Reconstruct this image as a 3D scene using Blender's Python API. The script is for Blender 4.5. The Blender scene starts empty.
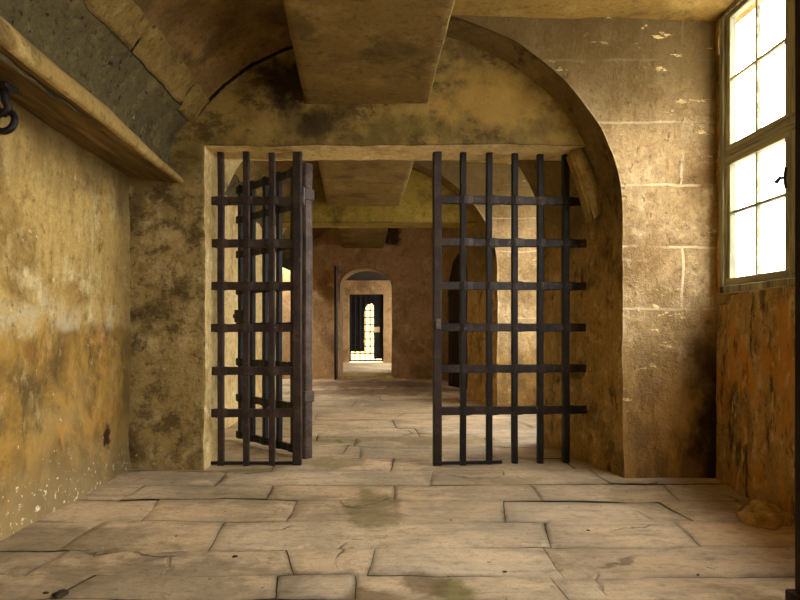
import bpy, bmesh, math, random
from mathutils import Vector, noise, Matrix
R = random.Random(11)
S = bpy.context.scene
COL = S.collection
V = Vector

# ------------------------------------------------------------------ camera
CAMH = 1.05
cd = bpy.data.cameras.new('camera'); cam = bpy.data.objects.new('camera', cd); COL.objects.link(cam)
cam.location = (0, 0, CAMH); cam.rotation_euler = (math.pi/2, 0, 0)
cd.sensor_width = 36; cd.lens = 600/800*36
cd.shift_x = 10/800; cd.shift_y = 28/800
cd.clip_start = 0.05
S.camera = cam
def U(x, y, Y): return V(((x-390)*Y/600, Y, CAMH-(y-328)*Y/600))
def FY(y): return CAMH*600/(y-328)          # depth of a floor point

# ------------------------------------------------------------------ node helper
def srgb(r, g, b):
    f = lambda c: (c/255/12.92) if c <= 10 else ((c/255+0.055)/1.055)**2.4
    return (f(r), f(g), f(b), 1)
class NT:
    def __init__(s, name):
        s.m = bpy.data.materials.new(name); s.m.use_nodes = True
        s.t = s.m.node_tree; s.t.nodes.clear()
        s.out = s.n('ShaderNodeOutputMaterial'); s.b = s.n('ShaderNodeBsdfPrincipled')
        s.l(s.b.outputs[0], s.out.inputs[0])
        s.co = s.n('ShaderNodeTexCoord').outputs['Object']
        s.h = None
    def n(s, t): return s.t.nodes.new(t)
    def l(s, a, b): s.t.links.new(a, b)
    def put(s, v, sock):
        if hasattr(v, 'is_output'): s.l(v, sock)
        else: sock.default_value = v
    def map(s, scale=(1,1,1), loc=(0,0,0), rot=(0,0,0)):
        m = s.n('ShaderNodeMapping'); s.l(s.co, m.inputs[0])
        m.inputs['Scale'].default_value = scale; m.inputs['Location'].default_value = loc; m.inputs['Rotation'].default_value = rot
        return m.outputs[0]
    def noise(s, scale, detail=6, rough=.6, vec=None, dist=0, color=False):
        t = s.n('ShaderNodeTexNoise'); s.l(vec or s.co, t.inputs['Vector'])
        t.inputs['Scale'].default_value = scale; t.inputs['Detail'].default_value = detail
        t.inputs['Roughness'].default_value = rough; t.inputs['Distortion'].default_value = dist
        return t.outputs['Color' if color else 'Fac']
    def voro(s, scale, vec=None, feat='F1'):
        t = s.n('ShaderNodeTexVoronoi'); t.feature = feat; s.l(vec or s.co, t.inputs['Vector']); t.inputs['Scale'].default_value = scale
        return t.outputs['Distance']
    def step(s, v, a, b):                     # smooth 0..1 as v goes a..b
        m = s.n('ShaderNodeMapRange'); m.interpolation_type = 'SMOOTHSTEP'; s.put(v, m.inputs[0])
        if a < b:
            m.inputs[1].default_value = a; m.inputs[2].default_value = b
        else:
            m.inputs[1].default_value = b; m.inputs[2].default_value = a
            m.inputs[3].default_value = 1; m.inputs[4].default_value = 0
        return m.outputs[0]
    def mix(s, f, a, b, mode='MIX'):
        m = s.n('ShaderNodeMix'); m.data_type = 'RGBA'; m.blend_type = mode
        s.put(f, m.inputs[0]); s.put(a, m.inputs[6]); s.put(b, m.inputs[7]); return m.outputs[2]
    def ma(s, op, a, b=0.0):
        m = s.n('ShaderNodeMath'); m.operation = op; s.put(a, m.inputs[0]); s.put(b, m.inputs[1]); return m.outputs[0]
    def xyz(s):
        m = s.n('ShaderNodeSeparateXYZ'); s.l(s.co, m.inputs[0]); return m.outputs
    def comb(s, x, y, z):
        m = s.n('ShaderNodeCombineXYZ'); s.put(x, m.inputs[0]); s.put(y, m.inputs[1]); s.put(z, m.inputs[2]); return m.outputs[0]
    def attr(s, name, out='Color'):
        a = s.n('ShaderNodeAttribute'); a.attribute_name = name; return a.outputs[out]
    def blob(s, p, r, ns=4.5):                        # 1 inside a noisy blob round p
        d = s.n('ShaderNodeVectorMath'); d.operation = 'SUBTRACT'; s.l(s.co, d.inputs[0]); d.inputs[1].default_value = p
        k = s.n('ShaderNodeVectorMath'); k.operation = 'DIVIDE'; s.l(d.outputs[0], k.inputs[0]); k.inputs[1].default_value = r
        e = s.n('ShaderNodeVectorMath'); e.operation = 'LENGTH'; s.l(k.outputs[0], e.inputs[0])
        w = s.ma('ADD', e.outputs['Value'], s.ma('MULTIPLY', s.ma('SUBTRACT', s.noise(ns, 6, .65), .5), 2.4))
        return s.step(w, 1.15, .45)
    def finish(s, col, rough=.85, bump=None, dist=.01, strength=1, spec=.25, metal=0):
        s.put(col, s.b.inputs['Base Color']); s.put(rough, s.b.inputs['Roughness'])
        s.b.inputs['Specular IOR Level'].default_value = spec; s.put(metal, s.b.inputs['Metallic'])
        if bump is not None:
            b = s.n('ShaderNodeBump'); b.inputs['Strength'].default_value = strength; b.inputs['Distance'].default_value = dist
            s.l(bump, b.inputs['Height']); s.l(b.outputs[0], s.b.inputs['Normal'])
        return s.m

def stone(name, c_dark, c_mid, c_light, scale=1.6, streak=0.0, fleck=None, fleck_amt=.66, pit=.0, bump=.012, grain=60, shift=0.0, extra=None, rough=.9):
    t = NT(name)
    big = t.noise(scale, 8, .62, dist=.3)
    col = t.mix(t.step(big, .33+shift, .52+shift), c_dark, c_mid)
    col = t.mix(t.step(t.noise(scale*2.3, 8, .65), .50, .70), col, c_light)
    col = t.mix(t.ma('MULTIPLY', t.step(t.noise(scale*6, 8, .7), .54, .68), .75), col, c_dark)
    if streak:
        st = t.noise(3.2, 7, .7, vec=t.map((3.5, 3.5, .55)))
        col = t.mix(t.ma('MULTIPLY', t.step(st, .48, .66), streak), col, c_dark)
    g = t.noise(grain, 4, .7)
    g2 = t.noise(26, 9, .74, vec=t.map((1, 1, .8), (2, 5, 1)))
    col = t.mix(t.ma('MULTIPLY', t.step(g, .42, .7), .5), col, t.mix(1.0, col, (1.5, 1.45, 1.35, 1), 'MULTIPLY'))
    col = t.mix(t.ma('MULTIPLY', t.step(g2, .50, .66), .55), col, t.mix(1.0, col, (.45, .42, .38, 1), 'MULTIPLY'))
    col = t.mix(t.ma('MULTIPLY', t.step(g2, .46, .32), .45), col, t.mix(1.0, col, (1.45, 1.42, 1.35, 1), 'MULTIPLY'))
    h = t.ma('ADD', t.ma('MULTIPLY', t.noise(9, 9, .7), 1.0), t.ma('ADD', t.ma('MULTIPLY', g, .22), t.ma('MULTIPLY', g2, -.3)))
    if fleck is not None:
        f = t.step(t.noise(17, 3, .5), fleck_amt, fleck_amt+.035)
        col = t.mix(t.ma('MULTIPLY', f, .85), col, fleck); h = t.ma('ADD', h, t.ma('MULTIPLY', f, .25))
    if pit:
        p = t.step(t.noise(23, 3, .55, vec=t.map((1, 1, .75), (3, 1, 7))), .66, .70)
        col = t.mix(t.ma('MULTIPLY', p, pit), col, (.02, .014, .008, 1)); h = t.ma('SUBTRACT', h, t.ma('MULTIPLY', p, .5))
    if extra: col, h = extra(t, col, h)
    return t.finish(col, rough, h, bump)

# ------------------------------------------------------------------ materials
PALE = srgb(226, 212, 178)
def left_extra(t, col, h):
    x, y, z = t.xyz()
    w = t.ma('ADD', z, t.ma('MULTIPLY', t.ma('SUBTRACT', t.noise(2.2, 6, .6), .5), .35))
    low = t.step(w, 1.12, 1.02)
    o = t.mix(t.step(t.noise(2.1, 8, .66, dist=.4), .40, .60), srgb(112, 86, 36), srgb(176, 138, 64))
    o = t.mix(t.step(t.noise(3.7, 8, .7, vec=t.map((1, 1, .5))), .50, .68), o, srgb(92, 74, 38))
    o = t.mix(t.ma('MULTIPLY', t.step(t.noise(1.1, 4, .6), .50, .64), .7), o, srgb(164, 138, 86))
    o = t.mix(t.ma('MULTIPLY', t.step(t.noise(6, 5, .6, vec=t.map((1, 1, .6), (3, 3, 3))), .58, .68), .8), o, srgb(196, 142, 62))
    o = t.mix(t.ma('MULTIPLY', t.step(t.noise(5.2, 9, .74, vec=t.map((1, 1, .45), (7, 1, 2))), .50, .63), .75), o, srgb(84, 64, 30))
    o = t.mix(t.ma('MULTIPLY', t.step(t.noise(8, 8, .72, vec=t.map((1, 1, .7), (1, 9, 4))), .54, .66), .6), o, srgb(184, 160, 108))
    col = t.mix(t.ma('MULTIPLY', low, .92), col, o)
    band = t.ma('MULTIPLY', t.step(w, 1.00, 1.07), t.step(w, 1.24, 1.13))
    col = t.mix(t.ma('MULTIPLY', band, t.ma('MULTIPLY', t.step(t.noise(5, 8, .7), .44, .6), .75)), col, srgb(200, 188, 150))
    # salt bloom along the foot of the wall
    foot = t.step(w, .46, .06)
    col = t.mix(t.ma('MULTIPLY', foot, .7), col, srgb(150, 132, 92))
    fl = t.step(t.ma('ADD', t.noise(24, 7, .66), t.ma('MULTIPLY', t.step(w, .42, .06), .09)), .67, .71)
    col = t.mix(fl, col, srgb(228, 216, 184))
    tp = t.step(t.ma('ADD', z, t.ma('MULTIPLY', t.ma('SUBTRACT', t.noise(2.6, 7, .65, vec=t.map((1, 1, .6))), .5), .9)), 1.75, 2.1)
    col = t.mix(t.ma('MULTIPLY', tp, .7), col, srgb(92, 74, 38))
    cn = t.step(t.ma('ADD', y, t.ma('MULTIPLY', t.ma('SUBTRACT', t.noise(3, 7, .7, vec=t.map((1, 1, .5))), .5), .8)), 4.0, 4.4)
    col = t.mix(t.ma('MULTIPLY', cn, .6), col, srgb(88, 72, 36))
    b1 = t.blob((-1.92, 3.95, 1.01), (.2, .11, .07), 14); col = t.mix(t.ma('MULTIPLY', t.ma('MAXIMUM', b1, t.blob((-1.92, 3.98, .96), (.2, .035, .13), 14)), t.step(t.noise(9, 6, .7), .42, .54)), col, srgb(204, 146, 106))
    b2 = t.blob((-1.92, 3.22, .92), (.2, .09, .07), 14); col = t.mix(t.ma('MULTIPLY', b2, .55), col, srgb(112, 70, 34))
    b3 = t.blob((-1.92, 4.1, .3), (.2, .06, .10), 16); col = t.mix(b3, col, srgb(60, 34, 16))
    return col, h
M = {}
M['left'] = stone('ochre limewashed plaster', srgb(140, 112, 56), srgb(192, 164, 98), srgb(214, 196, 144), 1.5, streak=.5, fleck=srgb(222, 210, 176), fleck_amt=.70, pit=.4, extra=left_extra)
def pillar_extra(t, col, h):
    m = t.step(t.noise(6.5, 8, .74, vec=t.map((1.3, 1, .6))), .50, .66)
    col = t.mix(t.ma('MULTIPLY', m, .5), col, srgb(58, 46, 22))
    x, y, z = t.xyz()
    up = t.step(z, 1.9, 2.35)
    o = t.mix(t.step(t.noise(3, 8, .65), .42, .6), srgb(104, 86, 38), srgb(152, 126, 62))
    col = t.mix(t.ma('MULTIPLY', up, .8), col, o)
    mm = t.step(t.noise(4.2, 9, .75, vec=t.map((1, 1, 1.5), (5, 0, 3))), .49, .62)
    col = t.mix(t.ma('MULTIPLY', mm, .75), col, srgb(66, 52, 22))
    # open crack where the vault meets the end wall
    e1 = t.ma('POWER', t.ma('DIVIDE', t.ma('ABSOLUTE', t.ma('ADD', x, .1)), 1.5), 2.0); e2 = t.ma('POWER', t.ma('DIVIDE', t.ma('SUBTRACT', z, 2.15), 1.1), 2.0)
    rr = t.ma('ADD', t.ma('ADD', e1, e2), t.ma('MULTIPLY', t.ma('SUBTRACT', t.noise(5, 4, .6), .5), .06))
    ck = t.ma('MULTIPLY', t.step(t.ma('ABSOLUTE', t.ma('SUBTRACT', rr, .965)), .028, .012), t.ma('MULTIPLY', t.step(z, 2.55, 2.7), t.step(x, -.4, -.5)))
    col = t.mix(ck, col, srgb(20, 14, 8))
    # painted shade beside the roof beam, green algae and reddish stain above the lintel
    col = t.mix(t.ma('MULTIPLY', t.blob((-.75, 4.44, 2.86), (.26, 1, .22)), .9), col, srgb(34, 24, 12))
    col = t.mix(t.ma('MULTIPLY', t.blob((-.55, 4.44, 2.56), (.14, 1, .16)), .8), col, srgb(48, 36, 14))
    col = t.mix(t.ma('MULTIPLY', t.blob((.15, 4.44, 2.55), (.4, 1, .1)), .5), col, srgb(96, 84, 30))
    col = t.mix(t.ma('MULTIPLY', t.blob((.75, 4.44, 2.72), (.5, 1, .25)), .6), col, srgb(178, 144, 70))
    return col, h
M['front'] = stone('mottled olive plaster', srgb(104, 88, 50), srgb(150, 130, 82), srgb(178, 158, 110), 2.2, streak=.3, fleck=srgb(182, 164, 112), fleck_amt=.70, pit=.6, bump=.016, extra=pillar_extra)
M['edge'] = stone('worn pale jamb stone', srgb(176, 150, 92), srgb(218, 194, 134), srgb(234, 216, 166), 3, streak=.2, bump=.008)
def pier_extra(t, col, h):
    x, y, z = t.xyz()
    wob = t.ma('MULTIPLY', t.ma('SUBTRACT', t.noise(3, 5, .6), .5), .05)
    br = t.n('ShaderNodeTexBrick')
    t.l(t.comb(t.ma('ADD', t.ma('ADD', x, y), t.ma('ADD', wob, .07)), t.ma('ADD', t.ma('SUBTRACT', z, .31), wob), 0.0), br.inputs['Vector'])
    br.inputs['Scale'].default_value = 1; br.inputs['Brick Width'].default_value = 1.8; br.inputs['Row Height'].default_value = .435
    br.inputs['Mortar Size'].default_value = .012; br.inputs['Mortar Smooth'].default_value = .6
    br.inputs['Mortar'].default_value = (1, 1, 1, 1); br.inputs['Color1'].default_value = (.96, .95, .94, 1); br.inputs['Color2'].default_value = (1.03, 1.02, 1, 1)
    col = t.mix(.8, col, br.outputs['Color'], 'MULTIPLY')
    mo = t.ma('MULTIPLY', br.outputs['Fac'], t.step(t.noise(2.6, 5, .6), .38, .52))
    hi = t.step(z, .9, 1.3)
    mo = t.ma('MULTIPLY', mo, hi)
    col = t.mix(t.ma('MULTIPLY', mo, .7), col, srgb(226, 208, 168))
    low = t.step(t.ma('ADD', z, t.ma('MULTIPLY', t.ma('SUBTRACT', t.noise(2.2, 6, .6), .5), .9)), 1.25, .5)
    o = t.mix(t.step(t.noise(4, 8, .7, vec=t.map((2, 2, .7))), .42, .6), srgb(132, 102, 54), srgb(190, 150, 82))
    col = t.mix(t.ma('MULTIPLY', low, .75), col, o)
    # darkened lower corner against the window wall
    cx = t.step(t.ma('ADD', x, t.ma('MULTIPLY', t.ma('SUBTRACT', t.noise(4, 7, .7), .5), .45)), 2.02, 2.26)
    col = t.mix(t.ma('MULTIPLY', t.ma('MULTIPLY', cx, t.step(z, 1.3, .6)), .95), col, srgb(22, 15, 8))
    # more olive towards the ceiling
    top = t.step(t.ma('ADD', z, t.ma('MULTIPLY', t.ma('SUBTRACT', t.noise(2.4, 6, .6), .5), .6)), 2.15, 2.9)
    col = t.mix(t.ma('MULTIPLY', top, .85), col, srgb(98, 80, 38))
    f = t.ma('MULTIPLY', t.step(t.noise(9, 4, .6, vec=t.map((1, 1, 2.5))), .63, .66), t.step(t.noise(1.7, 2, .5, vec=t.map((1, 1, 1), (2, 0, .5))), .52, .6))
    col = t.mix(f, col, srgb(232, 206, 142))
    h = t.ma('ADD', h, t.ma('MULTIPLY', mo, .08))
    return col, h
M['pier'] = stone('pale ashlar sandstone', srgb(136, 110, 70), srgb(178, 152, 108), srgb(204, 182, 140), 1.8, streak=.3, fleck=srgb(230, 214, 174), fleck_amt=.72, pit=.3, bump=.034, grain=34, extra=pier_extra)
def jamb_extra(t, col, h):
    x, y, z = t.xyz()
    up = t.step(t.ma('ADD', z, t.ma('MULTIPLY', t.ma('SUBTRACT', t.noise(3, 7, .7), .5), 1.2)), 1.3, 2.1)
    col = t.mix(t.ma('MULTIPLY', up, .75), col, srgb(98, 80, 42))  # upper jamb darkened: shade and grime painted together
    f = t.step(t.noise(6, 7, .7, vec=t.map((1, 1, .5), (3, 8, 2))), .56, .66)
    return t.mix(t.ma('MULTIPLY', f, .8), col, srgb(62, 46, 22)), h
M['jamb'] = stone('brown rough jamb stone', srgb(110, 88, 46), srgb(176, 144, 84), srgb(204, 176, 114), 2.8, streak=.5, pit=.5, bump=.03, grain=34, extra=jamb_extra)
def right_extra(t, col, h):
    o = t.step(t.noise(2.2, 7, .65, vec=t.map((1, 1.6, .9), (1, 4, 0))), .48, .62)
    col = t.mix(t.ma('MULTIPLY', o, .75), col, srgb(208, 144, 58))
    k = t.step(t.noise(3.4, 8, .72, vec=t.map((2, 2.2, .8), (4, 0, 2))), .53, .64)
    col = t.mix(t.ma('MULTIPLY', k, .85), col, srgb(50, 36, 18))
    f = t.step(t.noise(11, 4, .55, vec=t.map((1, 1.4, .7), (0, 7, 1))), .60, .64)
    col = t.mix(t.ma('MULTIPLY', f, .75), col, srgb(210, 178, 116))
    return col, h
M['right'] = stone('streaked orange damp plaster', srgb(110, 86, 46), srgb(172, 138, 80), srgb(204, 176, 120), 2.6, streak=.3, pit=.6, bump=.022, extra=right_extra)
M['vault'] = stone('brown vault plaster', srgb(84, 66, 34), srgb(124, 98, 54), srgb(146, 118, 68), 1.5, bump=.01)
M['granite'] = stone('grey speckled granite', srgb(56, 50, 32), srgb(104, 94, 60), srgb(134, 120, 76), 3.4, fleck=srgb(180, 166, 120), fleck_amt=.71, pit=.8, bump=.05, grain=90)
M['course'] = stone('yellow vault blocks', srgb(98, 80, 38), srgb(148, 124, 66), srgb(172, 148, 90), 2.6, streak=.3, pit=.5, bump=.045)
M['ledge'] = stone('ochre ledge stone', srgb(112, 90, 46), srgb(154, 128, 72), srgb(178, 154, 98), 2.0, bump=.012)
M['beam'] = stone('olive brown beam stone', srgb(82, 66, 30), srgb(120, 98, 48), srgb(140, 118, 64), 1.5, bump=.010, grain=90)
M['ceil'] = stone('yellow ceiling plaster', srgb(104, 84, 38), srgb(148, 120, 58), srgb(168, 142, 78), 1.5, bump=.008)
def gap_shade_extra(t, col, h):
    p = U(392, 234, 12.4)
    return t.mix(t.ma('MULTIPLY', t.blob((p.x, p.y, p.z), (.22, .6, .3)), .9), col, srgb(28, 18, 10)), h  # dark shade of the gap beside the far beam, painted on
M['brownwall'] = stone('brown plaster with painted gap shade', srgb(132, 104, 68), srgb(172, 140, 98), srgb(194, 162, 120), 1.4, streak=.3, bump=.01, extra=gap_shade_extra)
M['green'] = stone('green stained plaster', srgb(96, 82, 30), srgb(138, 118, 46), srgb(158, 138, 66), 2, bump=.008)
M['dirt'] = stone('dark joint dirt', srgb(70, 56, 38), srgb(100, 84, 60), srgb(120, 102, 74), 5, bump=.006)
M['gap'] = stone('black vault gap', srgb(18, 14, 8), srgb(24, 18, 10), srgb(30, 22, 12), 5)

def wood(name, a, b, c, axis=1, dark=.5):
    t = NT(name)
    sc = [9, 9, 9]; sc[axis] = .7
    g = t.noise(2.2, 8, .65, vec=t.map(tuple(sc)), dist=.6)
    col = t.mix(t.step(g, .34, .62), a, b); col = t.mix(t.step(t.noise(1.3, 6, .6, vec=t.map(tuple(sc))), .52, .7), col, c)
    k = t.step(t.noise(3.1, 6, .7, vec=t.map(tuple(v*1.4 for v in sc))), .58, .66)
    col = t.mix(t.ma('MULTIPLY', k, dark), col, srgb(30, 18, 8))
    return t.finish(col, .75, g, .006, spec=.3)
M['soffit'] = wood('streaked brown ledge soffit', srgb(78, 60, 30), srgb(120, 96, 52), srgb(146, 120, 72), 1, .85)
M['sash'] = wood('weathered grey green window timber', srgb(104, 102, 80), srgb(158, 152, 118), srgb(184, 178, 144), 2, .5)
M['sashy'] = wood('weathered grey green rail timber', srgb(104, 102, 80), srgb(158, 152, 118), srgb(184, 178, 144), 1, .5)
M['dkwood'] = wood('near black door timber', srgb(16, 9, 6), srgb(34, 18, 12), srgb(52, 28, 18), 2, .4)

def iron(name, a, b, c, rough=.55, metal=.25):
    t = NT(name)
    col = t.mix(t.step(t.noise(7, 7, .65), .4, .62), a, b)
    col = t.mix(t.step(t.noise(19, 6, .7), .56, .70), col, c)
    r = t.ma('ADD', t.ma('MULTIPLY', t.noise(12, 5, .6), .35), rough-.18)
    return t.finish(col, r, t.noise(55, 5, .7), .004, spec=.4, metal=metal)
M['iron'] = iron('rusty brown iron', srgb(38, 29, 26), srgb(62, 47, 40), srgb(86, 67, 56))
M['irondk'] = iron('blackened iron', srgb(16, 14, 15), srgb(29, 25, 24), srgb(50, 41, 36))
M['ironmid'] = iron('worn dark iron', srgb(34, 29, 28), srgb(58, 49, 44), srgb(92, 80, 70), .42, .4)
M['ironpost'] = iron('grey brown iron post', srgb(70, 58, 52), srgb(98, 84, 74), srgb(120, 104, 92))
M['ironlt'] = iron('worn grey iron', srgb(86, 80, 74), srgb(122, 114, 104), srgb(150, 140, 126), .45, .5)

# floor
t = NT('worn flagstone')
ti = t.attr('tint')
big = t.noise(1.0, 7, .6, dist=.3)
col = t.mix(t.step(big, .38, .6), srgb(186, 170, 142), srgb(222, 200, 164))
col = t.mix(t.step(t.noise(2.6, 8, .66, vec=t.map((.6, 1.4, 1))), .48, .66), col, srgb(176, 160, 134))
col = t.mix(t.ma('MULTIPLY', t.step(t.noise(7, 8, .7), .54, .68), .5), col, srgb(148, 128, 98))
col = t.mix(t.ma('MULTIPLY', t.step(t.noise(3.4, 7, .62, vec=t.map((1, 1, 1), (4, 2, 0))), .54, .7), .7), col, srgb(234, 212, 174))
col = t.mix(1.0, col, ti, 'MULTIPLY')
moss = (114, 104, 46)
for p, r, c, k in [(U(372, 508, FY(508)), (.20, .42, 1), (126, 112, 66), .7), (U(452, 588, FY(588)), (.09, .2, 1), (110, 106, 48), .8), (U(428, 583, FY(583)), (.12, .14, 1), (96, 76, 42), .7),
                (U(335, 462, FY(462)), (.35, .2, 1), (118, 108, 58), .6), (U(250, 470, FY(470)), (.3, .1, 1), (112, 102, 56), .6), (U(330, 440, FY(440)), (.35, .3, 1), (132, 122, 66), .6), (U(440, 440, FY(440)), (.7, .25, 1), (140, 118, 66), .6),
                (U(375, 597, FY(597)), (.14, .1, 1), (110, 88, 52), .7), (U(150, 585, FY(585)), (.7, .35, 1), (132, 120, 96), .7), (U(60, 545, FY(545)), (.6, .35, 1), (128, 116, 90), .6), (U(230, 495, FY(495)), (.5, .3, 1), (140, 126, 96), .55), (U(500, 480, FY(480)), (.4, .1, 1), (150, 130, 88), .5),
                (U(680, 500, FY(500)), (.5, .3, 1), (150, 128, 86), .55), (U(370, 392, FY(392)), (1.6, .7, 1), (112, 78, 46), .75), (U(370, 384, FY(384)), (1.8, .9, 1), (104, 70, 40), .8)]:  # last two: shade of the third room painted on its floor
    p = V((p.x, p.y, 0)); col = t.mix(t.ma('MULTIPLY', t.blob(p, r), k), col, srgb(*c))
g = t.noise(80, 4, .7); col = t.mix(t.ma('MULTIPLY', t.step(g, .56, .72), .4), col, srgb(110, 92, 66))
st = t.noise(3.0, 9, .72, vec=t.map((.7, 4.0, 1), (0, 2, 0)))
col = t.mix(t.ma('MULTIPLY', t.step(st, .50, .64), .5), col, t.mix(1.0, col, (.62, .58, .5, 1), 'MULTIPLY'))
g2 = t.noise(24, 9, .74, vec=t.map((.8, 1.2, 1), (2, 5, 1)))
col = t.mix(t.ma('MULTIPLY', t.step(g2, .50, .66), .55), col, t.mix(1.0, col, (.52, .48, .42, 1), 'MULTIPLY'))
col = t.mix(t.ma('MULTIPLY', t.step(g2, .46, .32), .4), col, t.mix(1.0, col, (1.3, 1.28, 1.22, 1), 'MULTIPLY'))
cr = t.voro(.85, vec=t.comb(t.ma('ADD', t.xyz()[0], t.ma('MULTIPLY', t.noise(2.5, 6, .6), .28)), t.ma('ADD', t.xyz()[1], t.ma('MULTIPLY', t.noise(3.1, 6, .6), .28)), 0.0), feat='DISTANCE_TO_EDGE')
crk = t.ma('MULTIPLY', t.step(cr, .009, .002), t.step(t.noise(1.3, 3, .5), .52, .62))
col = t.mix(t.ma('MULTIPLY', crk, .6), col, srgb(70, 54, 36))
sp = t.step(t.noise(26, 2, .5), .73, .75); col = t.mix(t.ma('MULTIPLY', sp, .8), col, srgb(40, 30, 20))
h = t.ma('ADD', t.ma('ADD', t.noise(6, 9, .66), t.ma('MULTIPLY', st, .6)), t.ma('SUBTRACT', t.ma('MULTIPLY', g, .15), t.ma('ADD', t.ma('MULTIPLY', g2, .35), t.ma('MULTIPLY', crk, .4))))
h = t.ma('ADD', h, t.ma('MULTIPLY', t.noise(2.2, 6, .6, vec=t.map((.6, 2.2, 1))), 1.0))
rg = t.ma('ADD', t.ma('MULTIPLY', t.noise(3, 5, .6), .4), .42)
M['floor'] = t.finish(col, rg, h, .024, spec=.35)

t = NT('window glass'); t.t.nodes.remove(t.b)
a_ = t.n('ShaderNodeBsdfTransparent'); b_ = t.n('ShaderNodeBsdfGlossy'); b_.inputs['Roughness'].default_value = .05
a_.inputs[0].default_value = (.96, .96, .97, 1)
mx = t.n('ShaderNodeMixShader'); mx.inputs[0].default_value = .05
t.l(a_.outputs[0], mx.inputs[1]); t.l(b_.outputs[0], mx.inputs[2]); t.l(mx.outputs[0], t.out.inputs[0]); M['glass'] = t.m
t = NT('weed leaf'); M['weed'] = t.finish(t.mix(t.step(t.noise(20), .4, .6), srgb(70, 84, 20), srgb(112, 120, 40)), .7)
M['stone'] = stone('fallen stone', srgb(140, 112, 64), srgb(184, 154, 98), srgb(206, 178, 124), 5, pit=.4, bump=.012)
M['pebble'] = stone('dark chip', srgb(38, 30, 22), srgb(56, 44, 32), srgb(76, 62, 46), 8)
M['plate'] = NT('cream lock plate').finish(srgb(206, 186, 130), .5)

# ------------------------------------------------------------------ mesh helpers
def disp(p, amp):
    if not amp: return p
    a = noise.noise_vector(p*1.7)*1.0 + noise.noise_vector(p*5.1+V((9, 2, 4)))*.55 + noise.noise_vector(p*15+V((1, 7, 3)))*.25
    return p + a*amp
def patch(bm, f, nu, nv, mi=0, amp=.012):
    vs = [[bm.verts.new(disp(V(f(i/nu, j/nv)), amp)) for j in range(nv+1)] for i in range(nu+1)]
    for i in range(nu):
        for j in range(nv):
            try:
                fc = bm.faces.new((vs[i][j], vs[i+1][j], vs[i+1][j+1], vs[i][j+1])); fc.material_index = mi; fc.smooth = True
            except ValueError: pass
    return vs
def lerp(a, b, t): return a+(b-a)*t
def quad(bm, a, b, c, d, nu, nv, mi=0, amp=.012):      # a-b along u, a-d along v
    a, b, c, d = map(V, (a, b, c, d))
    return patch(bm, lambda u, v: lerp(lerp(a, b, u), lerp(d, c, u), v), nu, nv, mi, amp)
def obj(name, bm, mats, parent=None, kind=None, smooth=False, **props):
    me = bpy.data.meshes.new(name); bm.normal_update(); bm.to_mesh(me); bm.free()
    if not isinstance(mats, (list, tuple)): mats = [mats]
    for m in mats: me.materials.append(M[m])
    if smooth:
        for p in me.polygons: p.use_smooth = True
    o = bpy.data.objects.new(name, me); COL.objects.link(o)
    if parent: o.parent = parent
    if kind: o['kind'] = kind
    for k, v in props.items(): o[k] = v
    return o
def thing(name, label, cat, loc=(0, 0, 0), rz=0, group=None):
    o = bpy.data.objects.new(name, None); COL.objects.link(o); o.location = loc; o.rotation_euler = (0, 0, rz)
    o['label'] = label; o['category'] = cat
    if group: o['group'] = group
    return o
def box(bm, lo, hi, bev=.004, mi=0, rot=None, org=(0, 0, 0), cuts=0, amp=0):
    b2 = bmesh.new(); bmesh.ops.create_cube(b2, size=1)
    lo, hi = V(lo), V(hi)
    for v in b2.verts: v.co = V(((lo[i]+hi[i])/2+(hi[i]-lo[i])*v.co[i]) for i in range(3))
    if bev: bmesh.ops.bevel(b2, geom=list(b2.edges), offset=bev, segments=2, profile=.5, affect='EDGES')
    if cuts: bmesh.ops.subdivide_edges(b2, edges=list(b2.edges), cuts=cuts, use_grid_fill=True)
    mp = {}
    for v in b2.verts:
        c = v.co.copy()
        if rot is not None: c = rot @ c
        mp[v] = bm.verts.new(disp(c+V(org), amp))
    for f in b2.faces:
        nf = bm.faces.new([mp[v] for v in f.verts]); nf.material_index = mi
    b2.free()
def tube(bm, pts, r, seg=10, closed=False):
    pts = [V(p) for p in pts]; n = len(pts); rings = []
    up0 = None
    for i, p in enumerate(pts):
        d = (pts[(i+1) % n]-pts[i-1]) if closed else (pts[min(i+1, n-1)]-pts[max(i-1, 0)])
        d.normalize()
        a = V((0, 0, 1)) if up0 is None else up0
        if abs(a.dot(d)) > .98: a = V((1, 0, 0))
        x = d.cross(a).normalized(); y = x.cross(d).normalized(); up0 = y
        rr = r[i] if isinstance(r, (list, tuple)) else r
        rings.append([bm.verts.new(p+(x*math.cos(2*math.pi*k/seg)+y*math.sin(2*math.pi*k/seg))*rr) for k in range(seg)])
    m = n if closed else n-1
    for i in range(m):
        A, B = rings[i], rings[(i+1) % n]
        for k in range(seg):
            f = bm.faces.new((A[k], A[(k+1) % seg], B[(k+1) % seg], B[k])); f.smooth = True
    if not closed:
        bm.faces.new(rings[0][::-1]); bm.faces.new(rings[-1])

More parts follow.
